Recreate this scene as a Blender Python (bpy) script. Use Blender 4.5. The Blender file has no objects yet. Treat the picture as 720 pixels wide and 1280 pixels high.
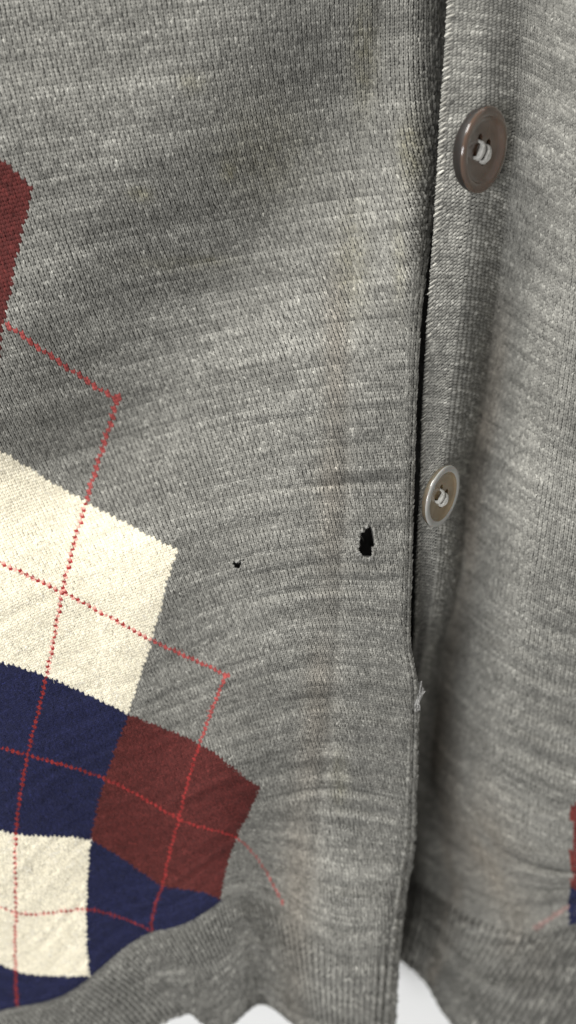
import bpy, bmesh, math, random
import numpy as np
from mathutils import Vector, Matrix, Quaternion

sc = bpy.context.scene
C = sc.collection
rng = np.random.default_rng(7)

# ------------------------------------------------------------------ camera
D = 0.30                       # metres from lens to the cloth in focus
W_FULL = 0.2176                # height of the framed area at that distance
cam_d = bpy.data.cameras.new('camera')
cam = bpy.data.objects.new('camera', cam_d); C.objects.link(cam)
cam.location = (0, -D, 0); cam.rotation_euler = (math.radians(90), 0, 0)
cam_d.sensor_fit = 'VERTICAL'; cam_d.sensor_height = 24.0
cam_d.lens = 24.0 * D / W_FULL
cam_d.clip_start = 0.01; cam_d.clip_end = 20
cam_d.dof.use_dof = True
cam_d.dof.focus_distance = D - 0.0005
cam_d.dof.aperture_fstop = 3.5
sc.camera = cam

# ------------------------------------------------------------------ light
world = bpy.data.worlds.new('World'); sc.world = world; world.use_nodes = True
bg = world.node_tree.nodes['Background']
bg.inputs[0].default_value = (1.0, 0.985, 0.96, 1); bg.inputs[1].default_value = 0.46

def area(name, loc, target, size, power, col):
    l = bpy.data.lights.new(name, 'AREA'); l.shape = 'RECTANGLE'
    l.size, l.size_y = size; l.energy = power; l.color = col
    o = bpy.data.objects.new(name, l); C.objects.link(o); o.location = loc
    o.rotation_euler = (Vector(target) - Vector(loc)).to_track_quat('-Z', 'Y').to_euler()
    return o
area('ceiling_lamp', (-0.62, -0.78, 0.92), (0.0, 0.0, 0.0), (0.75, 0.55), 25.0, (1.0, 0.985, 0.955))
area('low_fill', (-0.50, -1.15, -0.40), (0.0, 0.0, -0.06), (0.5, 0.4), 12.0, (0.97, 0.98, 1.0))  # added fill from low in front, brightens the white wall under the hem

sc.view_settings.view_transform = 'Standard'
sc.view_settings.look = 'None'
sc.view_settings.exposure = 0.0
sc.view_settings.gamma = 1.0
sc.cycles.max_bounces = 6
sc.cycles.diffuse_bounces = 3

# ------------------------------------------------------------------ helpers
KPX = W_FULL / 1280.0
def at(px, py, dep):
    """a direction from the lens (given as photo pixel) and a distance behind the focal sheet -> metres"""
    f = (D + dep) / D
    return np.stack([(px - 360.0) * KPX * f, dep + 0 * px, (640.0 - py) * KPX * f], -1)

def vnoise(x, y, seed):
    """smooth value noise, about -1..1"""
    r = np.random.default_rng(seed).random((256, 256)) * 2 - 1
    xi = np.floor(x).astype(int); yi = np.floor(y).astype(int)
    fx = x - xi; fy = y - yi
    fx = fx * fx * (3 - 2 * fx); fy = fy * fy * (3 - 2 * fy)
    g = lambda a, b: r[a & 255, b & 255]
    return (g(xi, yi) * (1 - fx) + g(xi + 1, yi) * fx) * (1 - fy) + (g(xi, yi + 1) * (1 - fx) + g(xi + 1, yi + 1) * fx) * fy

def sstep(a, b, x):
    t = np.clip((x - a) / (b - a), 0, 1); return t * t * (3 - 2 * t)
def gauss(x, w): return np.exp(-(x / w) ** 2)

class TPS:
    """thin plate spline that lays the knitted fabric's stitch/row grid over the folds"""
    def __init__(self, src, dst, lam=0.5, sy=0.8):
        self.sy = sy
        src = np.array(src, float) * [1, sy]; dst = np.array(dst, float)
        n = len(src); r = np.linalg.norm(src[:, None] - src[None], axis=-1)
        K = self.k(r) + lam * np.eye(n); P = np.hstack([np.ones((n, 1)), src])
        A = np.block([[K, P], [P.T, np.zeros((3, 3))]])
        self.w = np.linalg.solve(A, np.vstack([dst, np.zeros((3, dst.shape[1]))])); self.src = src
    @staticmethod
    def k(r): return np.where(r > 0, r * r * np.log(np.maximum(r, 1e-9)), 0)
    def __call__(self, s, t):
        q = np.stack([s, t * self.sy], -1).reshape(-1, 2); out = np.empty((len(q), self.w.shape[1]))
        for i in range(0, len(q), 20000):
            p = q[i:i + 20000]
            K = self.k(np.linalg.norm(p[:, None] - self.src[None], axis=-1))
            out[i:i + 20000] = K @ self.w[:-3] + self.w[-3] + p @ self.w[-2:]
        return out.reshape(np.shape(s) + (self.w.shape[1],))

def make_mesh(name, verts, quads, cols, mat, parent=None, kind=None, label=None, smooth=True):
    me = bpy.data.meshes.new(name)
    verts = np.asarray(verts, np.float32); quads = np.asarray(quads, np.int32)
    k = quads.shape[1]
    me.vertices.add(len(verts)); me.vertices.foreach_set('co', verts.ravel())
    me.loops.add(len(quads) * k); me.loops.foreach_set('vertex_index', quads.ravel())
    me.polygons.add(len(quads)); me.polygons.foreach_set('loop_start', np.arange(0, len(quads) * k, k, dtype=np.int32))
    me.update(calc_edges=True)
    me.polygons.foreach_set('use_smooth', np.full(len(quads), smooth))
    if cols is not None:
        a = me.color_attributes.new('Col', 'FLOAT_COLOR', 'POINT')
        a.data.foreach_set('color', np.hstack([cols, np.ones((len(cols), 1))]).astype(np.float32).ravel())
    me.materials.append(mat)
    o = bpy.data.objects.new(name, me); C.objects.link(o)
    if parent is not None: o.parent = parent
    if kind: o['kind'] = kind
    if label: o['label'] = label
    return o

# ------------------------------------------------------------------ materials
def base_mat(name):
    m = bpy.data.materials.new(name); m.use_nodes = True
    return m, m.node_tree.nodes, m.node_tree.links, m.node_tree.nodes['Principled BSDF']

def wool_material(name, bump=0.35):
    m, N, L, b = base_mat(name)
    at_ = N.new('ShaderNodeAttribute'); at_.attribute_name = 'Col'
    tc = N.new('ShaderNodeTexCoord')
    n1 = N.new('ShaderNodeTexNoise'); n1.inputs['Scale'].default_value = 5200; n1.inputs['Detail'].default_value = 2
    L.new(tc.outputs['Object'], n1.inputs['Vector'])
    mr = N.new('ShaderNodeMapRange'); mr.inputs[1].default_value = .25; mr.inputs[2].default_value = .75
    mr.inputs[3].default_value = .62; mr.inputs[4].default_value = 1.38
    L.new(n1.outputs['Fac'], mr.inputs[0])
    mx = N.new('ShaderNodeVectorMath'); mx.operation = 'SCALE'
    L.new(at_.outputs['Color'], mx.inputs[0]); L.new(mr.outputs[0], mx.inputs['Scale'])
    L.new(mx.outputs[0], b.inputs['Base Color'])
    b.inputs['Roughness'].default_value = 0.82
    b.inputs['Specular IOR Level'].default_value = 0.25
    b.inputs['Sheen Weight'].default_value = 0.06
    b.inputs['Sheen Roughness'].default_value = 0.5
    bp = N.new('ShaderNodeBump'); bp.inputs['Strength'].default_value = bump; bp.inputs['Distance'].default_value = 0.00012
    L.new(n1.outputs['Fac'], bp.inputs['Height']); L.new(bp.outputs[0], b.inputs['Normal'])
    return m
WOOL = wool_material('wool_yarn')

def plain_wool(name, col, scale=1000):
    m, N, L, b = base_mat(name)
    tc = N.new('ShaderNodeTexCoord')
    w = N.new('ShaderNodeTexNoise'); w.inputs['Scale'].default_value = scale; w.inputs['Detail'].default_value = 3
    L.new(tc.outputs['Object'], w.inputs['Vector'])
    r = N.new('ShaderNodeValToRGB')
    r.color_ramp.elements[0].color = tuple(c * .7 for c in col) + (1,); r.color_ramp.elements[1].color = tuple(c * 1.3 for c in col) + (1,)
    r.color_ramp.elements[0].position = .3; r.color_ramp.elements[1].position = .7
    L.new(w.outputs['Fac'], r.inputs[0]); L.new(r.outputs[0], b.inputs['Base Color'])
    b.inputs['Roughness'].default_value = .95
    bp = N.new('ShaderNodeBump'); bp.inputs['Strength'].default_value = .6; bp.inputs['Distance'].default_value = .0003
    L.new(w.outputs['Fac'], bp.inputs['Height']); L.new(bp.outputs[0], b.inputs['Normal'])
    return m
INNER_SHADED = plain_wool('inner_wool_shaded', (.085, .083, .078))  # same grey wool, coloured darker to stand for the shade inside

def wall_material():
    m, N, L, b = base_mat('white_plaster')
    tc = N.new('ShaderNodeTexCoord')
    w = N.new('ShaderNodeTexNoise'); w.inputs['Scale'].default_value = 60; w.inputs['Detail'].default_value = 5
    L.new(tc.outputs['Object'], w.inputs['Vector'])
    r = N.new('ShaderNodeValToRGB')
    r.color_ramp.elements[0].color = (.88, .88, .86, 1); r.color_ramp.elements[1].color = (.91, .91, .90, 1)
    L.new(w.outputs['Fac'], r.inputs[0]); L.new(r.outputs[0], b.inputs['Base Color'])
    b.inputs['Roughness'].default_value = .7
    bp = N.new('ShaderNodeBump'); bp.inputs['Strength'].default_value = .15; bp.inputs['Distance'].default_value = .0005
    L.new(w.outputs['Fac'], bp.inputs['Height']); L.new(bp.outputs[0], b.inputs['Normal'])
    return m

def horn_material(name, dark, light, rough, trans=0.0, scale=90, coat=.6):
    m, N, L, b = base_mat(name)
    tc = N.new('ShaderNodeTexCoord')
    mp = N.new('ShaderNodeMapping'); mp.inputs['Scale'].default_value = (1, .45, 1)
    L.new(tc.outputs['Object'], mp.inputs[0])
    w = N.new('ShaderNodeTexNoise'); w.inputs['Scale'].default_value = scale; w.inputs['Detail'].default_value = 3
    w.inputs['Distortion'].default_value = 1.2
    L.new(mp.outputs[0], w.inputs['Vector'])
    r = N.new('ShaderNodeValToRGB')
    r.color_ramp.elements[0].color = dark + (1,); r.color_ramp.elements[1].color = light + (1,)
    r.color_ramp.elements[0].position = .38; r.color_ramp.elements[1].position = .66
    L.new(w.outputs['Fac'], r.inputs[0]); L.new(r.outputs[0], b.inputs['Base Color'])
    b.inputs['Roughness'].default_value = rough
    b.inputs['Coat Weight'].default_value = coat; b.inputs['Coat Roughness'].default_value = .12
    b.inputs['Transmission Weight'].default_value = trans
    b.inputs['Subsurface Weight'].default_value = .15; b.inputs['Subsurface Scale'].default_value = .001
    n2 = N.new('ShaderNodeTexNoise'); n2.inputs['Scale'].default_value = 1500
    L.new(tc.outputs['Object'], n2.inputs['Vector'])
    bp = N.new('ShaderNodeBump'); bp.inputs['Strength'].default_value = .08; bp.inputs['Distance'].default_value = .0001
    L.new(n2.outputs['Fac'], bp.inputs['Height']); L.new(bp.outputs[0], b.inputs['Normal'])
    return m

# ------------------------------------------------------------------ the setting: white surface behind
def build_wall():
    bm = bmesh.new()
    n = 24
    vs = {}
    for i in range(n + 1):
        for j in range(n + 1):
            x = -0.9 + 1.8 * i / n; z = -0.9 + 1.8 * j / n
            y = WALL_Y - z * 0.17
            vs[i, j] = bm.verts.new((x, y, z))
    for i in range(n):
        for j in range(n):
            bm.faces.new((vs[i, j], vs[i + 1, j], vs[i + 1, j + 1], vs[i, j + 1]))
    me = bpy.data.meshes.new('wall'); bm.to_mesh(me); bm.free()
    o = bpy.data.objects.new('wall', me); C.objects.link(o); me.materials.append(wall_material())
    o['kind'] = 'structure'; o['label'] = 'plain white surface behind the cardigan'
WALL_Y = 0.052
build_wall()

# ------------------------------------------------------------------ the cardigan
cardigan = bpy.data.objects.new('cardigan', None); C.objects.link(cardigan)
cardigan['label'] = 'worn grey wool argyle cardigan with moth holes and two buttons'
cardigan['category'] = 'cardigan'

# --- knit fabric engine ------------------------------------------------------
# a strand template is a list of (u across the stitch, v along the wale (down), w out of the cloth), radius
def V_STRANDS(r=.205):
    L_ = [(-.05, .88, -.02), (-.14, .34, .22), (-.27, -.28, .25), (-.25, -.80, -.06)]
    return [(L_, r), ([(-u, v, w) for u, v, w in L_], r)]
def ARCH_STRANDS(r=.24):
    return [([(-.36, .50, .02), (-.30, .05, .20), (-.10, -.22, .28), (.16, -.22, .28), (.32, .05, .20), (.36, .50, .02)], r)]
RIB = None

DS, DT = .90, .80
SLANT = [([(-.50, .46, -.04), (-.20, .18, .20), (.16, -.16, .24), (.48, -.50, -.02)], .31), ([(.46, .42, -.05), (.40, .05, .12), (.46, -.30, .02)], .21)]
class Fabric:
    def __init__(self, surf):
        self.surf = surf                     # (s,t) -> xyz; one stitch is DS wide and DT tall on this grid
    def cells(self, s, t):
        e = .25
        P = self.surf(s, t)
        Js = (self.surf(s + e, t) - self.surf(s - e, t)) / (2 * e)
        Jt = (self.surf(s, t + e) - self.surf(s, t - e)) / (2 * e)
        Nn = np.cross(Js, Jt); Nn /= np.linalg.norm(Nn, axis=-1, keepdims=True)
        flip = np.where(Nn[:, 1] > 0, -1.0, 1.0)[:, None]
        return P, Js * DS, Jt * DT, Nn * flip

def strands_mesh(fab, s, t, cols, templ, ring=3, lift=1.2, jit=.04, full=False, seed=1, vary=.185):
    """one short yarn tube per strand of every stitch; returns verts, quads, colours"""
    r_ = np.random.default_rng(seed)
    P, Js, Jt, Nn = fab.cells(s, t)
    n = len(s); ws = np.linalg.norm(Js, axis=-1)
    AV, AQ, AC = [], [], []; off = 0
    for pts, rad in templ:
        K = len(pts); pts = np.array(pts)
        ju = r_.normal(0, jit, (n, 1)); jv = r_.normal(0, jit, (n, 1)); jw = r_.normal(0, jit * .8, (n, 1))
        sk = r_.normal(0, jit * .8, (n, 1))
        u = pts[None, :, 0] + ju + sk * pts[None, :, 1]; v = pts[None, :, 1] + jv
        w = (pts[None, :, 2] + jw * .5) * lift
        cen = P[:, None] + Js[:, None] * u[..., None] + Jt[:, None] * v[..., None] + Nn[:, None] * (w * ws[:, None])[..., None]
        tan = np.gradient(cen, axis=1); tan /= np.linalg.norm(tan, axis=-1, keepdims=True) + 1e-12
        side = np.cross(tan, Nn[:, None]); side /= np.linalg.norm(side, axis=-1, keepdims=True) + 1e-12
        rr = rad * ws[:, None] * (1 + r_.normal(0, .13, (n, 1))) * np.where((np.arange(K) == 0) | (np.arange(K) == K - 1), .72, 1.0)[None]
        if full: ang = np.linspace(0, 2 * np.pi, ring, endpoint=False)
        else: ang = np.linspace(0, np.pi, ring)
        up = np.cross(side, tan)
        up *= np.sign((up * Nn[:, None]).sum(-1, keepdims=True))
        V = cen[:, :, None] + (side[:, :, None] * np.cos(ang)[None, None, :, None] + up[:, :, None] * np.sin(ang)[None, None, :, None]) * rr[:, :, None, None]
        idx = np.arange(n * K * ring).reshape(n, K, ring) + off
        if full: nx = np.roll(idx, -1, axis=2)
        else: nx = None
        if full: q = np.stack([idx[:, :-1], nx[:, :-1], nx[:, 1:], idx[:, 1:]], -1)
        else: q = np.stack([idx[:, :-1, :-1], idx[:, :-1, 1:], idx[:, 1:, 1:], idx[:, 1:, :-1]], -1)
        c = cols[:, None, None, :] * np.exp(r_.normal(0, vary, (n, 1, 1, 1))) * np.exp(r_.normal(0, vary * .55, (n, K, 1, 1)))
        c = np.broadcast_to(c, (n, K, ring, 3))
        AV.append(V.reshape(-1, 3)); AQ.append(q.reshape(-1, 4)); AC.append(np.clip(c, .003, .92).reshape(-1, 3)); off += n * K * ring
    return np.vstack(AV), np.vstack(AQ), np.vstack(AC)

def sheet_mesh(fab, cs, ct, cols, drop=.10e-3):
    """the cloth itself behind the yarn loops: one quad per stitch; cs, ct cell centres (integers + .5)"""
    ks, kt = np.rint(cs / DS - .5).astype(int), np.rint(ct / DT - .5).astype(int)
    cor = np.stack([np.stack([ks, kt], -1), np.stack([ks + 1, kt], -1), np.stack([ks + 1, kt + 1], -1), np.stack([ks, kt + 1], -1)], 1)
    flat = cor.reshape(-1, 2); uq, inv = np.unique(flat, axis=0, return_inverse=True)
    P, Js, Jt, Nn = fab.cells(uq[:, 0] * DS, uq[:, 1] * DT)
    V = P - Nn * drop
    q = inv.reshape(-1, 4)
    c = np.zeros((len(uq), 3)); c[q.ravel()] = np.repeat(cols, 4, axis=0)
    return V, q, c

def join(parts):
    off = 0; V, Q, Cc = [], [], []
    for v, q, c in parts:
        V.append(v); Q.append(q + off); Cc.append(c); off += len(v)
    return np.vstack(V), np.vstack(Q), np.vstack(Cc)

# --- colours -----------------------------------------------------------------
GREY = np.array([.183, .179, .161]); CREAM = np.array([.66, .612, .485]); NAVY = np.array([.008, .010, .040])
MAROON = np.array([.078, .014, .012]); RED = np.array([.34, .030, .028]); PINK = np.array([.72, .36, .30])

def heather(s, t, seed):
    """mottled grey melange: streaks of darker and paler fibre lie along the courses"""
    row = np.floor(t / DT).astype(int)
    r = np.random.default_rng(seed).normal(0, 1, 4096)
    a = .15 * vnoise(s * .11 + r[row & 4095] * 40, row * .93, seed + 1) + .11 * vnoise(s * .045 + 7, t * .30, seed + 2)
    a += .05 * r[row & 4095] + .10 * vnoise(s * .5, t * .5, seed + 3) + .07 * vnoise(s * .03, t * .05, seed + 4)
    return np.exp(a * 1.25)

# --- depth of the folds --------------------------------------------------------
def base_dep(py):
    y = (py - 600) / 680
    return np.where(y < 0, .015 * y, .014 * y + .017 * y * y)

def body_dep(px, py):
    d = base_dep(py)
    # soft slope running from top centre down to the left
    u = ((px - 230) * .832 + (py - 285) * .555)          # across the slope, px
    fade = sstep(760, 520, py)
    d = d + fade * (.0160 * sstep(-130, 110, u) - .0160 * sstep(60, 330, u))
    # broad roll towards the button border
    d = d - .0035 * gauss(px - 440, 90) * sstep(150, 600, py)
    # shallow valley in the lower middle and under the diamonds
    d = d + .0050 * gauss(px - (350 + (py - 1000) * .05), 50) * sstep(850, 1060, py)
    d = d - .003 * gauss(px - 290, 70) * gauss(py - 960, 90)
    d = d + .0030 * gauss(px - 205, 70) * gauss(py - 1080, 70)
    d = d + .0035 * gauss((px - 245) * .9 + (py - 800) * .3, 60) * gauss(py - 760, 200)
    d = d + .002 * vnoise(px / 130, py / 150, 31)
    return d

def interp(y, tab):
    a = np.array(tab, float); return np.interp(y, a[:, 0], a[:, 1])
SEAM = [(-200, 495), (0, 475), (150, 455), (300, 442), (500, 434), (650, 430), (800, 421), (950, 407), (1100, 391), (1170, 386), (1400, 380)]
EDGE = [(-200, 570), (0, 553), (150, 546), (300, 531), (400, 522), (500, 518), (600, 514.5), (700, 512), (800, 509), (830, 516), (855, 520), (950, 518), (1050, 514),
        (1130, 500), (1180, 495), (1280, 489), (1400, 484)]
def smooth_tab(tab):
    a = np.array(tab, float); ys = np.arange(a[0, 0], a[-1, 0] + 1, 4.0); x = np.interp(ys, a[:, 0], a[:, 1])
    k = np.hanning(17); k /= k.sum(); xp = np.pad(x, 8, mode='reflect', reflect_type='odd'); return np.stack([ys, np.convolve(xp, k, 'valid')], 1)
SEAM = smooth_tab(SEAM); EDGE = smooth_tab(EDGE)

# --- left front: stitch grid fitted over the cloth (stitch, row) -> direction ---
n_, m_ = 29.0, 45.0
LAT = {(-1, -1): (42, 235), (-1, -.5): (5, 402), (-.5, -.5): (147, 500), (0, 0): (222, 688), (.5, .5): (283, 843), (1, 1): (325, 985), (1.5, 1.5): (355, 1131),
       (-.5, 0): (108, 628), (-.5, .5): (78, 740), (-.5, 1): (58, 845), (0, .5): (190, 800), (0, 1): (160, 892), (.5, 1): (250, 930),
       (-.5, 1.5): (35, 943), (0, 1.5): (131, 973), (.5, 1.5): (224, 1023), (1, 1.5): (296, 1047), (-.5, 2): (20, 1042), (0, 2): (113, 1050),
       (.5, 2): (203, 1106), (1, 2): (276, 1125), (-.5, 2.5): (20, 1140), (0, 2.5): (108, 1136), (.5, 2.5): (190, 1164),
       (-.5, 3): (20, 1213), (0, 3): (112, 1220), (-.5, 3.5): (22, 1257), (-1, 1): (-55, 808)}
src, dst = [], []
for (a, b), p in LAT.items(): src.append((n_ * (a - b), m_ * (a + b))); dst.append(p)
for s_, t_, x_, y_ in [(30, -90, 235, 205), (60, -90, 420, 174), (75, -90, 508, 168), (25, -45, 300, 462), (50, -45, 445, 440), (64, -45, 525, 434),
                       (20, 0, 330, 660), (38, 0, 430, 650), (54, 0, 516, 650), (15, 45, 355, 822), (30, 45, 430, 815), (48, 45, 516, 825),
                       (15, 90, 400, 968), (38, 90, 508, 985), (9, 135, 398, 1160), (20, 135, 445, 1172), (32, 135, 500, 1166),
                       (0, -135, -30, -45), (30, -135, 180, -65), (60, -135, 398, -82), (80, -135, 530, -92),
                       (-58, -45, -165, 600), (-58, -90, -300, 320), (-116, 0, -340, 900), (-116, 45, -190, 1030), (-116, 90, -100, 1140),
                       (-87, 165, 185, 1283), (-72, 165, 236, 1262), (-58, 165, 268, 1285), (-29, 165, 320, 1250), (-10, 165, 354, 1264), (0, 165, 382, 1288),
                       (10, 165, 410, 1300), (20, 165, 445, 1306), (32, 165, 490, 1308), (-116, 165, 90, 1335), (-150, 165, -60, 1400), (-150, 135, -100, 1290)]:
    src.append((s_, t_)); dst.append((x_, y_))
TL = TPS(src, dst, lam=.8)

def ripple(s, t, seed, amp):
    return amp * (.38 * vnoise(s * .035 + .3 * vnoise(s * .02, t * .02, seed + 5), t * .17, seed) + .75 * vnoise(s * .05 + .25 * vnoise(s * .03, t * .03, seed + 6), t * .36, seed + 1) + .25 * vnoise(s * .25, t * .4, seed + 2))

def edge_roll(px, py):
    ex = interp(py, EDGE)
    wid = interp(py, [(0, 44), (200, 38), (330, 24), (450, 12), (800, 12), (1100, 24), (1200, 30)])
    deep = interp(py, [(0, .0125), (200, .0125), (300, .0090), (380, .004), (450, .0016), (800, .0016), (1000, .003), (1150, .006)])
    return deep * np.clip((px - ex + wid) / wid, 0, 1) ** 2
def left_xy(s, t):
    q = TL(s, t); return q[..., 0], q[..., 1]
def left_surf(s, t):
    px, py = left_xy(s, t)
    d = body_dep(px, py)
    wr = .19e-3 + .85e-3 * gauss(px - 400, 110) * sstep(380, 560, py)
    d = d + ripple(s, t, 41, 1.0) * wr
    # hem: ribs stand proud, welt pulls in a little
    rib = sstep(134, 136.5, t)
    d = d + rib * (.0006 * sstep(14, 2, s) - .42e-3 * np.cos(np.pi * s / DS) * sstep(134, 142 + np.clip(s, 0, 20) * .4, t)) + rib * .0020 * sstep(136, 166, t) + rib * .0025 * vnoise(s * .045, t * .01, 77) * sstep(136, 165, t)
    # sinks into the seam of the button border
    sx = interp(py, SEAM)
    d = d + .0007 * gauss(px - sx - 1, 9) * (1 - rib)
    d = d + edge_roll(px, py)
    return at(px, py, d)
LEFT = Fabric(left_surf)

_ts = np.arange(-200, 200, 2.0); _ys = np.interp(_ts, [-160, -90, -45, 0, 45, 90, 135, 165, 200], [-190, 178, 436, 650, 818, 982, 1168, 1300, 1450])
_k = np.hanning(31); _k /= _k.sum()
PROW = np.stack([_ts, np.convolve(np.pad(_ys, 15, mode='reflect', reflect_type='odd'), _k, 'valid')], 1)
# placket (buttonhole border): 16 stitches wide, follows the front edge
ROWY = np.interp
def placket_xy(s, t):
    # t is the row index; rows a little taller at the top
    py0 = np.interp(t, PROW[:, 0], PROW[:, 1])
    f = s / 16.0
    sx = interp(py0, SEAM); ex = interp(py0, EDGE)
    px = sx + (ex - sx) * np.minimum(f, 1.0)
    py = py0 + 7 * (f - .45) ** 2 * sstep(400, 800, py0) * 3
    return px, py
def placket_surf(s, t):
    px, py = placket_xy(s, t)
    d = body_dep(px, py) + ripple(s + 300, t, 41, 1.0) * .28e-3
    f = s / 16.0
    sx = interp(py, SEAM); ex = interp(py, EDGE)
    d = d + .0007 * gauss(px - sx - 1, 9)
    rib = sstep(134, 136.5, t)
    d = d + rib * .0020 * sstep(136, 166, t)
    d = d + edge_roll(px, py)
    back = np.maximum(f - 1.0, 0) * 16
    d = d + back * .0010
    px = px - back * .4
    return at(px, py, d)
PLACK = Fabric(placket_surf)

# --- holes -----------------------------------------------------------------
def in_poly(px, py, poly):
    c = np.zeros(px.shape, bool); n = len(poly)
    for i in range(n):
        x1, y1 = poly[i]; x2, y2 = poly[(i + 1) % n]
        cond = ((y1 > py) != (y2 > py)) & (px < (x2 - x1) * (py - y1) / (y2 - y1 + 1e-9) + x1)
        c ^= cond
    return c
HOLE_A = [(463, 655), (468, 664), (470.5, 681), (467, 687), (466, 696), (459, 700), (452, 696), (446.5, 689), (448, 677), (449.5, 667)]
HOLE_B = [(290, 699), (296, 702), (302, 698), (304, 705), (299, 712), (292, 710)]

def stain(px, py):
    """rust and yellow marks soaked into the wool"""
    y = np.zeros(px.shape); b = np.zeros(px.shape)
    for cx, cy, rx, ry, k in [(285, 213, 8, 12, .55), (176, 243, 14, 9, .5), (512, 190, 14, 40, .5), (240, 105, 16, 12, .3), (455, 70, 16, 60, .4),
                              (330, 190, 60, 60, .22), (440, 330, 20, 60, .3), (500, 330, 8, 50, .25), (215, 330, 60, 10, .18), (258, 325, 30, 6, .25), (425, 975, 10, 30, .35)]:
        y += k * np.exp(-((px - cx) / rx) ** 2 - ((py - cy) / ry) ** 2)
    sx = interp(py, SEAM)
    b += .36 * gauss(px - sx + 16, 20) * sstep(250, 420, py) * (.7 + .5 * vnoise(px / 30, py / 60, 9))
    b += .28 * gauss(px - 372, 26) * gauss(py - 1090, 90)
    return np.clip(y * (.75 + .5 * vnoise(px / 6, py / 6, 10)), 0, 1), np.clip(b, 0, 1)
def apply_stain(col, px, py):
    y, b = stain(px, py)
    col = col * (1 + y[:, None] * (np.array([1.05, .98, .62]) - 1))
    return col * (1 + b[:, None] * (np.array([1.02, .90, .80]) - 1))

# --- collect left front cells -------------------------------------------------
S, T = np.meshgrid((np.arange(-183, 111) + .5) * DS, (np.arange(-218, 207) + .5) * DT)
S = S.ravel(); T = T.ravel()
PX, PY = left_xy(S, T)
sx = interp(PY, SEAM); ex = interp(PY, EDGE)
keep = (PX > -60) & (PY > -55) & (PY < 1350)
keep &= PX < ex - 7
S, T, PX, PY = S[keep], T[keep], PX[keep], PY[keep]
hole = in_poly(PX, PY, HOLE_B) | in_poly(PX, PY, HOLE_A)
S, T, PX, PY = S[~hole], T[~hole], PX[~hole], PY[~hole]
bord = (PX > interp(PY, SEAM)) & (T < 135)
A = (S / n_ + T / m_) / 2; B = (T / m_ - S / n_) / 2
cls = np.zeros(len(S), int)            # 0 grey
body = T < 135
jn = .0018 * np.random.default_rng(77).normal(0, 1, len(S)); Aj, Bj = A + jn, B + .8 * jn[::-1]
def inside(a0, a1, b0, b1): return body & (Aj > a0) & (Aj < a1) & (Bj > b0) & (Bj < b1)
PATCH = {1: ('cream', CREAM, (-1, 0, 0, 1), 'cream argyle diamond beside the small moth hole'),
         2: ('navy', NAVY, (-1, 0, 1, 2), 'navy argyle diamond below the upper cream one'),
         3: ('maroon', MAROON, (0, 1, 1, 2), 'maroon argyle diamond right of the navy one'),
         4: ('cream', CREAM, (-1, 0, 2, 3), 'cream argyle diamond just above the ribbed hem'),
         5: ('navy', NAVY, (0, 1, 2, 3), 'navy argyle piece between the maroon diamond and the hem'),
         6: ('maroon', MAROON, (-2, -1, -1, -.02), 'maroon argyle diamond corner at the upper left'),
         7: ('navy', NAVY, (-1, 0, 3, 4), 'navy argyle piece between lower cream diamond and hem')}
for k, (nm, col, bx, lb) in PATCH.items(): cls[inside(*bx)] = k
colour = np.zeros((len(S), 3)); hz = heather(S, T, 100)
for k in range(8):
    mk = cls == k
    base = GREY if k == 0 else PATCH[k][1]
    colour[mk] = base
isg = cls == 0
colour[isg] = apply_stain(colour[isg] * hz[isg, None], PX[isg], PY[isg])
colour[~isg] *= (1 + .10 * (hz[~isg, None] - 1) * 2)
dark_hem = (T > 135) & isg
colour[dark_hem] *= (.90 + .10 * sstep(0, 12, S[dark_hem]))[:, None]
# overcheck lines
def line_mask(c, fixed, lo, hi):
    v = A if fixed == 'a' else B; o = B if fixed == 'a' else A
    return body & (np.abs(v - c) * 2 * n_ < .50 * DS) & (o > lo) & (o < hi)
LINES = [('a', -.5, -.52, 4.0), ('b', -.5, -.99, -.49), ('b', .5, -2, .52), ('a', .5, .49, 2.51), ('b', 1.5, -2, 1.5), ('b', 2.5, -2, .51), ('b', -1.5, -3, -1.52)]
lid = np.full(len(S), -1)
for i, (f, c, lo, hi) in enumerate(LINES):
    lid[line_mask(c, f, lo, hi)] = i
lm = lid >= 0
cream = np.isin(cls, [1, 4])
alt = (np.floor(T / DT).astype(int) % 2) == 0
lc = np.where((cream & ~alt)[:, None], PINK * .9, RED)
lc = np.where((cream & alt)[:, None], RED * .85, lc)
lc = np.where((isg)[:, None], RED * .92 * .8 + GREY * .2, lc)
lc = np.where(((lid == 4) & isg)[:, None], RED * .62 + GREY * .42, lc)
lc = np.where((np.isin(cls, [2, 5, 7]))[:, None], RED * .55, lc)
lc = np.where((np.isin(cls, [3, 6]))[:, None], RED * .72, lc)
colour[lm] = lc[lm]

front = None
seed = 11
mk = (cls == 0) & ~lm
# the cloth of the front itself, darkened to paint shade between the loops
fm = (cls == 0) & body & ~bord
v, q, c = sheet_mesh(LEFT, S[fm], T[fm], GREY * .38 * np.ones((int(fm.sum()), 1)))
front = make_mesh('front_panel', v, q, c, WOOL, cardigan, label='grey front with argyle diamonds and a small moth hole')
v, q, c = strands_mesh(LEFT, S[mk & body & ~bord], T[mk & body & ~bord], colour[mk & body & ~bord], V_STRANDS(), seed=seed)
make_mesh('knit_stitches', v, q, c, WOOL, front, kind='stuff')

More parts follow.
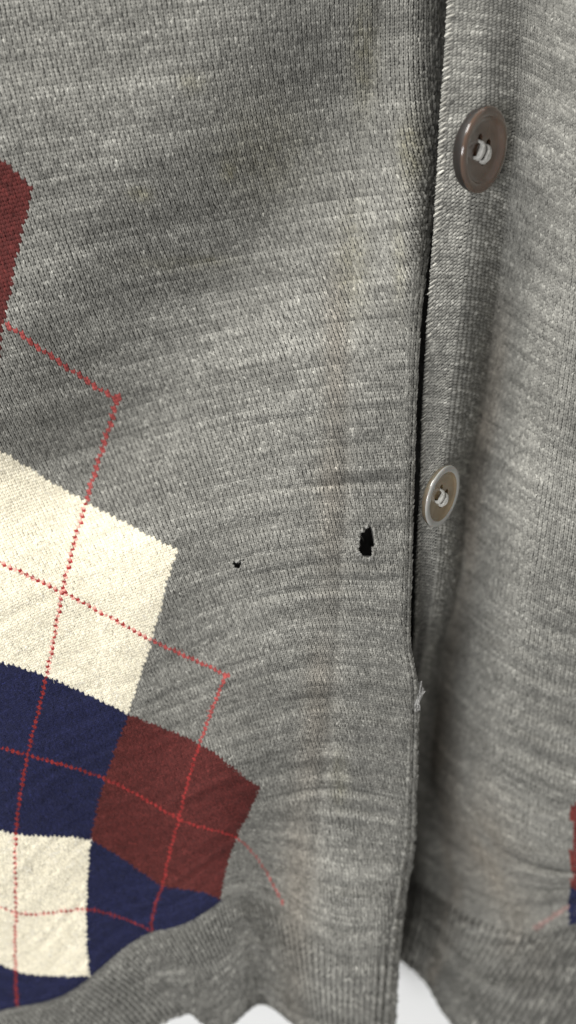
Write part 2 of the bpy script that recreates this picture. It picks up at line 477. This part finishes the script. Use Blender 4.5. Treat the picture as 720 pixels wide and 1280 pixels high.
for k, (nm, col, bx, lb) in PATCH.items():
    mk2 = (cls == k)
    if not mk2.any(): continue
    sh = sheet_mesh(LEFT, S[mk2], T[mk2], col * (.95 if nm == 'cream' else .8) * np.ones((int(mk2.sum()), 1)))
    mk2 = mk2 & ~lm
    vr = .06 if nm == 'cream' else .16
    st = strands_mesh(LEFT, S[mk2], T[mk2], colour[mk2], V_STRANDS(.30), seed=20 + k, vary=vr)
    v, q, c = join([sh, st])
    make_mesh('argyle_diamond', v, q, c, WOOL, front, label=lb)
for i, L_ in enumerate(LINES):
    ml = lid == i
    if not ml.any(): continue
    v, q, c = strands_mesh(LEFT, S[ml], T[ml], colour[ml], V_STRANDS(.29), lift=1.25, seed=50 + i, vary=.14)
    make_mesh('overcheck_line', v, q, c, WOOL, front)

# ribbed hem of the left front
mh = (T > 135)
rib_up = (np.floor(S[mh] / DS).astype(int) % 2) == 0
sh = sheet_mesh(LEFT, S[mh], T[mh], GREY * .5 * np.ones((int(mh.sum()), 1)), drop=.25e-3)  # rib backing darkened, painting shade between the stitches
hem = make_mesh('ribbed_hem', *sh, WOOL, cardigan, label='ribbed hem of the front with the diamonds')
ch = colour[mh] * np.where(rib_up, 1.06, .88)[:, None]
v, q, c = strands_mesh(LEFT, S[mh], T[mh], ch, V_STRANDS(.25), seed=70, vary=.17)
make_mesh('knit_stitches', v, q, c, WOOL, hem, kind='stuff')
s_e = np.arange(-150, 33, .5)
v, q, c = strands_mesh(LEFT, s_e, np.full(len(s_e), 165.6), GREY * .8 * np.ones((len(s_e), 1)), [([(-.5, -.2, .1), (0, .15, .15), (.5, .5, .0)], .5)], ring=6, full=True, seed=71)
make_mesh('cast_on_edge', v, q, c, WOOL, hem)

# buttonhole border: same knit carried on over the seam, then the folded edge
sh = sheet_mesh(LEFT, S[bord], T[bord], GREY * .38 * np.ones((int(bord.sum()), 1)))  # cloth colour lowered so gaps between stitches read as shade
band = make_mesh('buttonhole_border', *sh, WOOL, cardigan, label='grey buttonhole border with a dark ragged hole')
v, q, c = strands_mesh(LEFT, S[bord], T[bord], colour[bord], V_STRANDS(.225), seed=81, jit=.05)
make_mesh('knit_stitches', v, q, c, WOOL, band, kind='stuff')
S2, T2 = np.meshgrid((np.arange(14, 23) + .5) * DS, (np.arange(-169, 206) + .5) * DT); S2 = S2.ravel(); T2 = T2.ravel()
X2, Y2 = placket_xy(S2, T2)
ok = X2 > interp(Y2, EDGE) - 11.5; S2, T2, X2, Y2 = S2[ok], T2[ok], X2[ok], Y2[ok]
c2 = apply_stain(GREY * heather(S2 + 38, T2, 100)[:, None], X2, Y2)
sh = sheet_mesh(PLACK, S2, T2, GREY * .38 * np.ones((len(S2), 1)), drop=.18e-3)  # backing of the fold painted dark for the shade between loops
edge_o = make_mesh('folded_edge', *sh, WOOL, band)
v, q, c = strands_mesh(PLACK, S2, T2, c2, V_STRANDS(.225), seed=83, jit=.06)
make_mesh('edge_stitches', v, q, c, WOOL, band, kind='stuff')

# --- right front ----------------------------------------------------------------
# (stitch, row): s 0..16 button border, beyond 16 the body; rows end in the rib at 135..165
R = []
def rowpts(t, pts):
    for s_, x_, y_ in pts: R.append((s_, t, x_, y_))
rowpts(-150, [(0, 564, -130), (8, 618, -133), (16, 662, -128), (28, 712, -95), (40, 770, -60), (70, 930, -18)])
rowpts(-90, [(0, 549.5, 150), (8, 600, 148), (16, 642, 158), (28, 700, 198), (40, 762, 235), (70, 920, 272)])
rowpts(-45, [(0, 534, 400), (8, 574, 398), (16, 612, 405), (28, 672, 445), (40, 740, 480), (70, 900, 517)])
rowpts(0, [(0, 525, 610), (8, 552, 606), (16, 578, 615), (28, 640, 660), (40, 708, 700), (70, 870, 742)])
rowpts(45, [(0, 517, 800), (8, 532, 798), (16, 550, 808), (28, 610, 860), (40, 680, 900), (70, 850, 942)])
rowpts(90, [(0, 492, 930), (8, 514, 935), (16, 538, 955), (28, 590, 1015), (40, 664, 1060), (70, 840, 1092)])
rowpts(135, [(0, 498, 1085), (8, 524, 1100), (16, 556, 1122), (28, 606, 1150), (40, 662, 1163), (52, 722, 1152), (70, 810, 1150)])
rowpts(165, [(0, 480, 1186), (8, 503, 1197), (16, 530, 1220), (28, 553, 1257), (40, 577, 1288), (52, 620, 1325), (70, 700, 1350)])
TR = TPS([(r[0], r[1]) for r in R], [(r[2], r[3]) for r in R], lam=1.0)
def right_xy(s, t):
    q = TR(s, t); return q[..., 0], q[..., 1]
def right_surf(s, t):
    sc_ = np.maximum(s, 0.0)
    px, py = right_xy(sc_, t)
    d = base_dep(py) + .0045
    low = sstep(640, 980, py)
    ditch = interp(py, [(0, .005), (150, .007), (300, .011), (450, .017), (600, .021), (800, .020), (1000, .012), (1200, .005)])
    d = d + ditch * np.where(s < 17, sstep(7, 17.5, s), 1 - sstep(17.5, 36, s))
    d = d + low * (.009 + .022 * sstep(30, 3, s) * (1 - .85 * sstep(1070, 1195, py)))
    d = d - .004 * sstep(20, 46, s) * (1 - low * .3)
    # long diagonal drag folds on the body of the cloth
    bodyf = sstep(17, 26, s)
    d = d + bodyf * ripple(s * 1.0 + 500, t + s * .2, 61, 1.0) * (.55e-3 + .45e-3 * sstep(400, 900, py))
    d = d + (1 - bodyf) * ripple(s + 500, t, 63, 1.0) * .3e-3
    d = d + .0028 * gauss((px - 612) + (py - 1040) * -.45, 20) * gauss(py - 1050, 110)
    rib = sstep(134, 136.5, t)
    d = d + rib * (.0008 - .42e-3 * np.cos(np.pi * s / DS))
    bk = np.maximum(-s, 0)
    d = d + bk * .0016
    px = px + bk * .5
    return at(px, py, d)
RIGHT = Fabric(right_surf)

S3, T3 = np.meshgrid((np.arange(0, 84) + .5) * DS, (np.arange(-188, 206) + .5) * DT); S3 = S3.ravel(); T3 = T3.ravel()
X3, Y3 = right_xy(S3, T3)
k3 = (X3 < 790) & (Y3 > -60) & (Y3 < 1345)
S3, T3, X3, Y3 = S3[k3], T3[k3], X3[k3], Y3[k3]
col3 = GREY * heather(S3 + 200, T3, 300)[:, None]
# brownish wear along the ditch and low down
br = .36 * gauss(S3 - 18.5, 3.4) * sstep(300, 480, Y3) + .5 * gauss((X3 - 612) + (Y3 - 1060) * -.35, 34) * gauss(Y3 - 1060, 120)
br = np.clip(br * (.8 + .5 * vnoise(S3 * .3, T3 * .1, 12)), 0, 1)
col3 *= (1 + br[:, None] * (np.array([1.0, .84, .70]) - 1))
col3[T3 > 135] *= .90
vx = 706 + 0 * Y3
mar = (X3 > 714 + np.abs(Y3 - 1070) * .012) & (Y3 > 1006 - (X3 - 716) * .9) & (Y3 < 1111 + (X3 - 714) * .3) & (T3 < 135)
nav = (X3 > 711) & (Y3 >= 1111 + (X3 - 714) * .3) & (T3 < 135) & (Y3 > 1100)
ln = (np.abs((X3 - 704) * .55 + (Y3 - 1137) * .83) < 3) & (X3 < 712) & (X3 > 668) & (T3 < 135)
bandm = (S3 < 16); hemm = T3 > 135
bodym = ~bandm & ~hemm
sh = sheet_mesh(RIGHT, S3[bodym], T3[bodym], GREY * .38 * np.ones((int(bodym.sum()), 1)))  # darkened backing stands in for shade in the stitch gaps
rfront = make_mesh('front_panel', *sh, WOOL, cardigan, label='creased grey front beyond the button border')
g = bodym & ~mar & ~nav & ~ln
v, q, c = strands_mesh(RIGHT, S3[g], T3[g], col3[g], V_STRANDS(.245), seed=91, vary=.16)
make_mesh('knit_stitches', v, q, c, WOOL, rfront, kind='stuff')
for mm, colr, lb in ((mar, MAROON * 1.5, 'edge of a maroon argyle diamond at the right border of the photo'), (nav, NAVY, 'tip of a navy argyle diamond below the maroon one')):
    if mm.any():
        v, q, c = strands_mesh(RIGHT, S3[mm], T3[mm], colr * np.ones((int(mm.sum()), 1)), V_STRANDS(.33), seed=92, vary=.12)
        make_mesh('argyle_diamond', v, q, c, WOOL, rfront, label=lb)
if ln.any():
    v, q, c = strands_mesh(RIGHT, S3[ln], T3[ln], (RED * .22 + GREY * .82) * np.ones((int(ln.sum()), 1)), V_STRANDS(.25), seed=93)
    make_mesh('overcheck_line', v, q, c, WOOL, rfront)
# hem
sh = sheet_mesh(RIGHT, S3[hemm], T3[hemm], GREY * .5 * np.ones((int(hemm.sum()), 1)), drop=.25e-3)  # darker backing paints the shade between rib stitches
rhem = make_mesh('ribbed_hem', *sh, WOOL, cardigan, label='ribbed hem of the front with the buttons')
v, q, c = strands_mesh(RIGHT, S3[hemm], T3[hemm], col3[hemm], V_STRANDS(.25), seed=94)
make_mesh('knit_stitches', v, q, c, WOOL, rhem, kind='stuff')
s_e = np.arange(0, 70, .5)
v, q, c = strands_mesh(RIGHT, s_e, np.full(len(s_e), 165.2), GREY * .8 * np.ones((len(s_e), 1)), [([(-.5, -.2, .1), (0, .15, .15), (.5, .5, .0)], .5)], ring=6, full=True, seed=95)
make_mesh('cast_on_edge', v, q, c, WOOL, rhem)
# button border, with its turned-back edge
bb = bandm & ~hemm
S4, T4 = np.meshgrid((np.arange(-7, 0) + .5) * DS, (np.arange(-188, 169) + .5) * DT); S4 = S4.ravel(); T4 = T4.ravel()
sh = sheet_mesh(RIGHT, np.r_[S3[bb], S4], np.r_[T3[bb], T4], GREY * .38 * np.ones((int(bb.sum()) + len(S4), 1)))  # border backing darkened too, as painted gap shade
bborder = make_mesh('button_border', *sh, WOOL, cardigan, label='grey border carrying the two buttons')
v, q, c = strands_mesh(RIGHT, S3[bb], T3[bb], col3[bb] * 1.12, SLANT, seed=96, jit=.07, vary=.18)
make_mesh('knit_stitches', v, q, c, WOOL, bborder, kind='stuff')
# pale slanted selvedge stitches down the edge
t_e = np.arange(-150, 134, 1.25)
sc_col = np.array([.33, .32, .285]) * np.exp(np.random.default_rng(5).normal(0, .22, (len(t_e), 1)))
v, q, c = strands_mesh(RIGHT, np.full(len(t_e), .75), t_e, sc_col, [([(-.75, .6, .0), (-.25, .18, .42), (.3, -.25, .42), (.8, -.65, .05)], .27)], ring=7, full=True, seed=97, vary=.20, jit=.16)
make_mesh('selvedge_stitches', v, q, c, WOOL, bborder, kind='stuff')
v, q, c = strands_mesh(RIGHT, np.full(len(t_e), -.35), t_e + .6, sc_col * .5, [([(-.6, -.5, .1), (0, .0, .3), (.5, .5, .1)], .33)], ring=6, full=True, seed=98, vary=.12)
make_mesh('selvedge_stitches', v, q, c, WOOL, bborder, kind='stuff')

for o in (front, band, edge_o, hem, rfront, bborder, rhem):
    md = o.modifiers.new('thickness', 'SOLIDIFY'); md.thickness = .0009; md.offset = 0
    # the back face of the cloth goes away from the yarn loops
for o in (front, band, edge_o, hem, rfront, bborder, rhem):
    me = o.data; nrm = np.empty(len(me.polygons) * 3, np.float32); me.polygons.foreach_get('normal', nrm)
    toward = nrm.reshape(-1, 3)[:, 1].mean() < 0
    o.modifiers[0].offset = -1 if toward else 1

# --- back of the cardigan (inside seen through the gap and the holes) -----------
def back_panel():
    bm = bmesh.new(); nx, ny = 60, 80; vs = {}
    for i in range(nx + 1):
        for j in range(ny + 1):
            px = -640 + 2240 * i / nx
            bot = 1172 + 14 * math.sin(px / 60.0)
            py = -520 + (bot + 520) * j / ny
            dep = float(base_dep(np.array(py))) + .048 - .022 * float(sstep(1080, 1172, np.array(py))) + .0015 * math.sin(px / 70 + py / 200) + .001 * math.sin(py / 55)
            vs[i, j] = bm.verts.new(at(np.array(float(px)), np.array(float(py)), np.array(dep)))
    for i in range(nx):
        for j in range(ny): bm.faces.new((vs[i, j], vs[i + 1, j], vs[i + 1, j + 1], vs[i, j + 1]))
    for f in bm.faces: f.smooth = True
    me = bpy.data.meshes.new('back_panel'); bm.to_mesh(me); bm.free(); me.materials.append(INNER_SHADED)
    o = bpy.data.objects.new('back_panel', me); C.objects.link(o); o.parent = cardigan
    o['label'] = 'inside of the cardigan back, shade painted into its colour, seen through the gap'
    md = o.modifiers.new('thickness', 'SOLIDIFY'); md.thickness = .001
back_panel()

# --- the rest of the two fronts beyond the picture, wrapped round to the back ------
def outer_cloth(x0, x1, y0, y1, nx, ny, parent, side):
    X = np.linspace(x0, x1, nx + 1); Y = np.linspace(y0, y1, ny + 1)
    gx, gy = np.meshgrid(X, Y, indexing='ij')
    yc = np.clip(gy, -60, 1150)
    if side <= 0: d = body_dep(np.clip(gx, -60, 480), yc) + .0012
    else: d = base_dep(yc) + .0045 + .004 + sstep(640, 980, yc) * .009
    if side < 0: d = d + .05 * np.clip((-250 - gx) / 350, 0, 1.2) ** 2
    if side > 0: d = d + .05 * np.clip((gx - 1150) / 400, 0, 1.2) ** 2 - .003
    d = d + .002 * np.sin(gx / 60 + gy / 190)
    V = at(gx, gy, d).reshape(-1, 3); idx = np.arange(V.shape[0]).reshape(nx + 1, ny + 1)
    q = np.stack([idx[:-1, :-1], idx[1:, :-1], idx[1:, 1:], idx[:-1, 1:]], -1).reshape(-1, 4)
    make_mesh('cloth', V, q, None, OUTER, parent)
OUTER = plain_wool('outer_wool', (.19, .187, .168), 1400)
outer_cloth(-640, -52, -500, 1300, 30, 60, front, -1)
outer_cloth(-54, 556, -500, -46, 30, 20, front, 0)
outer_cloth(566, 782, -500, -46, 12, 20, rfront, 1)
outer_cloth(778, 1600, -500, 1320, 30, 60, rfront, 1)

# --- tubes for loose yarn --------------------------------------------------------
def tube(paths, rad, ring=6):
    V, Q = [], []; off = 0
    for p, r in zip(paths, rad):
        p = np.array(p, float); K = len(p); tan = np.gradient(p, axis=0); tan /= np.linalg.norm(tan, axis=1, keepdims=True) + 1e-12
        up = np.array([.13, -1, .21]); sd = np.cross(tan, up); sd /= np.linalg.norm(sd, axis=1, keepdims=True) + 1e-12; u2 = np.cross(sd, tan)
        a = np.linspace(0, 2 * np.pi, ring, endpoint=False)
        rr = np.broadcast_to(r, (K,)) if np.ndim(r) else np.full(K, r)
        v = p[:, None] + (sd[:, None] * np.cos(a)[None, :, None] + u2[:, None] * np.sin(a)[None, :, None]) * rr[:, None, None]
        idx = np.arange(K * ring).reshape(K, ring) + off; nx = np.roll(idx, -1, 1)
        V.append(v.reshape(-1, 3)); Q.append(np.stack([idx[:-1], nx[:-1], nx[1:], idx[1:]], -1).reshape(-1, 4)); off += K * ring
    return np.vstack(V), np.vstack(Q)

def frayed(poly, depth_fn, count, parent, seed, ln=(3, 6), colr=(.25, .245, .225)):
    rr = random.Random(seed); paths = []; n = len(poly)
    cx = sum(p[0] for p in poly) / n; cy = sum(p[1] for p in poly) / n
    for _ in range(count):
        i = rr.randrange(n); f = rr.random(); x = poly[i][0] * (1 - f) + poly[(i + 1) % n][0] * f; y = poly[i][1] * (1 - f) + poly[(i + 1) % n][1] * f
        dx, dy = cx - x, cy - y; l = math.hypot(dx, dy) + 1e-6; dx /= l; dy /= l
        tx, ty = -dy, dx; L_ = rr.uniform(*ln); sgn = rr.choice((-1, 1))
        pts = []
        for k in range(6):
            q = k / 5; a = -3.0 + (L_ + 3) * math.sin(q * math.pi * .85) * .75
            b = sgn * (q - .4) * L_ * .9
            X = x + dx * a + tx * b; Y = y + dy * a + ty * b
            dd = depth_fn(np.array([X]), np.array([Y]))[0] - .0004 - .0005 * math.sin(q * 3.1) + rr.uniform(-.0001, .0001)
            pts.append(at(np.array(X), np.array(Y), np.array(dd)))
        paths.append(pts)
    v, q = tube(paths, [rr.uniform(.00008, .00018) for _ in paths], 5)
    cc = np.array(colr) * np.exp(np.random.default_rng(seed).normal(0, .15, (len(v), 1)))
    make_mesh('frayed_yarn', v, q, cc, WOOL, parent)
frayed(HOLE_A, lambda x, y: body_dep(x, y) - .0007, 15, band, 3, ln=(1.5, 3.5))
frayed(HOLE_B, lambda x, y: body_dep(x, y), 9, front, 4, ln=(1, 3))

def rim_yarn(poly, parent, seed, rad, scales):
    rr = random.Random(seed); P = np.array(poly, float); cen = P.mean(0); paths = []
    for sc_ in scales:
        pts = []; n = len(P); M = 9 * n
        for k in range(M + 1):
            f = (k % M) / M * n; i = int(f) % n; g = f - int(f); p = P[i] * (1 - g) + P[(i + 1) % n] * g
            d = p - cen; p = cen + d * sc_ + d / (np.linalg.norm(d) + 1e-6) * (1.1 * math.sin(k * 1.57 + seed) + rr.uniform(-.5, .5))
            dd = float(body_dep(p[0], p[1])) - .0003 + .0004 * math.sin(k * 1.57)
            pts.append(at(np.array(p[0]), np.array(p[1]), np.array(dd)))
        paths.append(pts)
    v, q = tube(paths, [rad] * len(paths), 6)
    cc = GREY * 1.15 * np.exp(np.random.default_rng(seed).normal(0, .2, (len(v), 1)))
    make_mesh('broken_yarn', v, q, cc, WOOL, parent)
rim_yarn(HOLE_A, band, 5, .00027, (1.0, 1.10))
rim_yarn(HOLE_B, front, 6, .00017, (1.05,))

# torn tuft at the foot of the opening
def tuft():
    rr = random.Random(8); paths = []; rad = []
    for _ in range(26):
        x0 = 520 + rr.uniform(-3, 4); y0 = 884 + rr.uniform(-6, 6); x1 = 526 + rr.uniform(-4, 4); y1 = 858 + rr.uniform(-8, 10)
        pts = []
        for k in range(6):
            q = k / 5; X = x0 + (x1 - x0) * q + 1.5 * math.sin(q * 4 + _); Y = y0 + (y1 - y0) * q
            dd = float(body_dep(np.array(X), np.array(Y))) + .0002 + .0022 * q + rr.uniform(-.0005, .0005)
            pts.append(at(np.array(X), np.array(Y), np.array(dd)))
        paths.append(pts); rad.append(rr.uniform(.00007, .00014))
    v, q = tube(paths, rad, 5)
    make_mesh('loose_thread', v, q, np.array([.34, .335, .32]) * np.ones((len(v), 1)), WOOL, cardigan, label='pale torn tuft at the foot of the opening')
tuft()

# wool fuzz: fine stray fibres standing off the knit
def fuzz(fab, s, t, cols, count, parent, seed, lmm=(.6, 2.1)):
    r = np.random.default_rng(seed); i = r.integers(0, len(s), count)
    P, Js, Jt, Nn = fab.cells(s[i] + r.uniform(-.45, .45, count), t[i] + r.uniform(-.4, .4, count))
    js = Js / np.linalg.norm(Js, axis=1, keepdims=True); jt = Jt / np.linalg.norm(Jt, axis=1, keepdims=True)
    ang = r.uniform(0, 2 * np.pi, count)[:, None]; d1 = js * np.cos(ang) + jt * np.sin(ang); d2 = -js * np.sin(ang) + jt * np.cos(ang)
    L_ = r.uniform(*lmm, count)[:, None] * 1e-3; cv = r.normal(0, .5, (count, 1))
    K = 5; V = []
    for k in range(K):
        f = k / (K - 1)
        c = P + d1 * L_ * (f - .5) + d2 * L_ * cv * (f * f - f) * 1.6 + Nn * (2.6e-4 + L_ * .38 * f * (1.25 - f) + r.uniform(0, .1e-3, (count, 1)))
        for m in range(3):
            a = m * 2.094
            V.append(c + (d2 * math.cos(a) + Nn * math.sin(a)) * 2.7e-5)
    V = np.stack(V, 1)                                     # count, K*3, 3
    base = (np.arange(count) * K * 3)[:, None, None]
    q = []
    for k in range(K - 1):
        for m in range(3):
            q.append([k * 3 + m, k * 3 + (m + 1) % 3, (k + 1) * 3 + (m + 1) % 3, (k + 1) * 3 + m])
    q = (np.array(q)[None] + base).reshape(-1, 4)
    cc = np.clip(np.repeat(cols[i] * np.exp(r.normal(.25, .4, (count, 1))), K * 3, axis=0), 0, .9)
    make_mesh('wool_fuzz', V.reshape(-1, 3), q, cc, WOOL, parent, kind='stuff')
fuzz(LEFT, S, T, colour, 17000, front, 201)
fuzz(PLACK, S2[S2 < 16], T2[S2 < 16], c2[S2 < 16], 1500, band, 202)
fuzz(RIGHT, S3, T3, col3, 7000, rfront, 203)

# ------------------------------------------------------------------ buttons
def lathe(profile, seg=72):
    V, Q = [], []
    for r, z in profile:
        for k in range(seg):
            a = 2 * math.pi * k / seg; V.append((r * math.cos(a), r * math.sin(a), z))
    n = len(profile)
    bm = bmesh.new(); bv = [bm.verts.new(p) for p in V]
    for i in range(n - 1):
        for k in range(seg):
            bm.faces.new((bv[i * seg + k], bv[i * seg + (k + 1) % seg], bv[(i + 1) * seg + (k + 1) % seg], bv[(i + 1) * seg + k]))
    bm.faces.new(bv[:seg][::-1]); bm.faces.new(bv[(n - 1) * seg:])
    bmesh.ops.recalc_face_normals(bm, faces=bm.faces)
    return bm

def button(name, px, py, dep, diam, yaw, pitch, roll, mat, back_mat, label, thread_col, thick=1.0, rim_mat=None):
    R_ = diam / 2
    prof = [(.50, -.34), (.76, -.29), (.93, -.16), (.995, .0), (1.0, .08), (.99, .115), (.965, .14), (.93, .150), (.86, .148), (.80, .135), (.77, .11), (.75, .07), (.72, .045), (.62, .030), (.30, .02), (.06, .015)]
    bm = lathe([(r * R_, z * R_ * thick) for r, z in prof])
    me = bpy.data.meshes.new(name); bm.to_mesh(me); bm.free()
    tmp = bpy.data.objects.new('tmp_button', me); C.objects.link(tmp)
    cb = bmesh.new(); hd = .215 * R_
    for sx_ in (-1, 1):
        for sy_ in (-1, 1):
            bmesh.ops.create_cone(cb, cap_ends=True, segments=20, radius1=.10 * R_, radius2=.10 * R_, depth=R_,
                                  matrix=Matrix.Translation((sx_ * hd, sy_ * hd, 0)))
    cm = bpy.data.meshes.new('tmp_cut'); cb.to_mesh(cm); cb.free(); cut = bpy.data.objects.new('tmp_cut', cm); C.objects.link(cut)
    md = tmp.modifiers.new('b', 'BOOLEAN'); md.operation = 'DIFFERENCE'; md.object = cut; md.solver = 'EXACT'
    dg = bpy.context.evaluated_depsgraph_get(); dg.update()
    fin = bpy.data.meshes.new_from_object(tmp.evaluated_get(dg)); fin.name = name
    bpy.data.objects.remove(tmp); bpy.data.objects.remove(cut)
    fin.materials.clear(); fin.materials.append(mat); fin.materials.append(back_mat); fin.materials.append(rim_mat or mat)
    for p in fin.polygons:
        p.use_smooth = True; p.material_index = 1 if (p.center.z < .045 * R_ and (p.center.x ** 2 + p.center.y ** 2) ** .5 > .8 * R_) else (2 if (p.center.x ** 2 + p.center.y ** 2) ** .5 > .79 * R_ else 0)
    fin.set_sharp_from_angle(angle=math.radians(42))
    o = bpy.data.objects.new(name, fin); C.objects.link(o); o.parent = cardigan; o['label'] = label
    # local +Z is the face; first look back at the lens, then yaw/pitch, with roll about the face
    o.location = Vector(at(np.array(float(px)), np.array(float(py)), np.array(dep)))
    view = (Vector(cam.location) - o.location).normalized()
    zax = view; xax = Vector((0, 0, 1)).cross(zax).normalized(); yax = zax.cross(xax)
    M = Matrix((xax, yax, zax)).transposed()
    Mr = M @ Matrix.Rotation(math.radians(roll), 3, 'Z') @ Matrix.Rotation(math.radians(yaw), 3, 'Y') @ Matrix.Rotation(math.radians(pitch), 3, 'X') @ Matrix.Rotation(math.radians(-12), 3, 'Z')
    o.rotation_euler = Mr.to_euler()
    # sewing thread: two bars of several plies through the four holes
    paths, rad = [], []; rr = random.Random(3)
    for sx_ in (-1, 1):
        for k in range(10):
            ox = sx_ * hd * .62 + rr.uniform(-.07, .07) * R_; pts = []
            for j in range(11):
                f = -1 + 2 * j / 10
                z = .05 * R_ + (.10 * R_ + .035 * R_ * (k % 3)) * (1 - abs(f) ** 3) - (.25 * R_ if abs(f) == 1 else 0)
                pts.append((ox + .02 * R_ * math.sin(f * 5 + k), (f - .25) * hd * 1.05, z * .75))
            paths.append(pts); rad.append(.040 * R_)
    for k in range(8):
        a = k * .8; paths.append([(.25 * R_ * math.cos(a), .25 * R_ * math.sin(a), -.1 * R_), (.2 * R_ * math.cos(a + .5), .2 * R_ * math.sin(a + .5), -.22 * R_), (.16 * R_ * math.cos(a + 1), .16 * R_ * math.sin(a + 1), -.36 * R_)]); rad.append(.045 * R_)
    V, Q = tube(paths, rad, 6)
    make_mesh('thread', V, Q, np.array(thread_col) * np.exp(np.random.default_rng(2).normal(0, .12, (len(V), 1))), WOOL, o)
    return o

HORN = horn_material('brown_horn', (.048, .027, .017), (.115, .068, .042), .15, scale=55, coat=1.0)
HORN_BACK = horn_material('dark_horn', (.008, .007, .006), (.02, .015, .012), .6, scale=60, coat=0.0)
PEARL = horn_material('pale_horn', (.13, .085, .038), (.26, .195, .11), .2, trans=0.0, scale=60, coat=1.0)
RIM = horn_material('rim_gloss_pale', (.26, .255, .235), (.42, .42, .40), .15, scale=60, coat=1.0)  # paler rim: gloss on the edge painted into the base colour
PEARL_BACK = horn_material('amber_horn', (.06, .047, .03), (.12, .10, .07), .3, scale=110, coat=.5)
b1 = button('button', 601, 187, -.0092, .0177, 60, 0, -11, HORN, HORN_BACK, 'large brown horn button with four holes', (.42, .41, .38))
b2 = button('button', 551, 620, .0026, .0139, 64, 0, -18, PEARL, PEARL_BACK, 'small pale amber button with rim gloss painted pale', (.5, .49, .45), thick=.7, rim_mat=RIM)
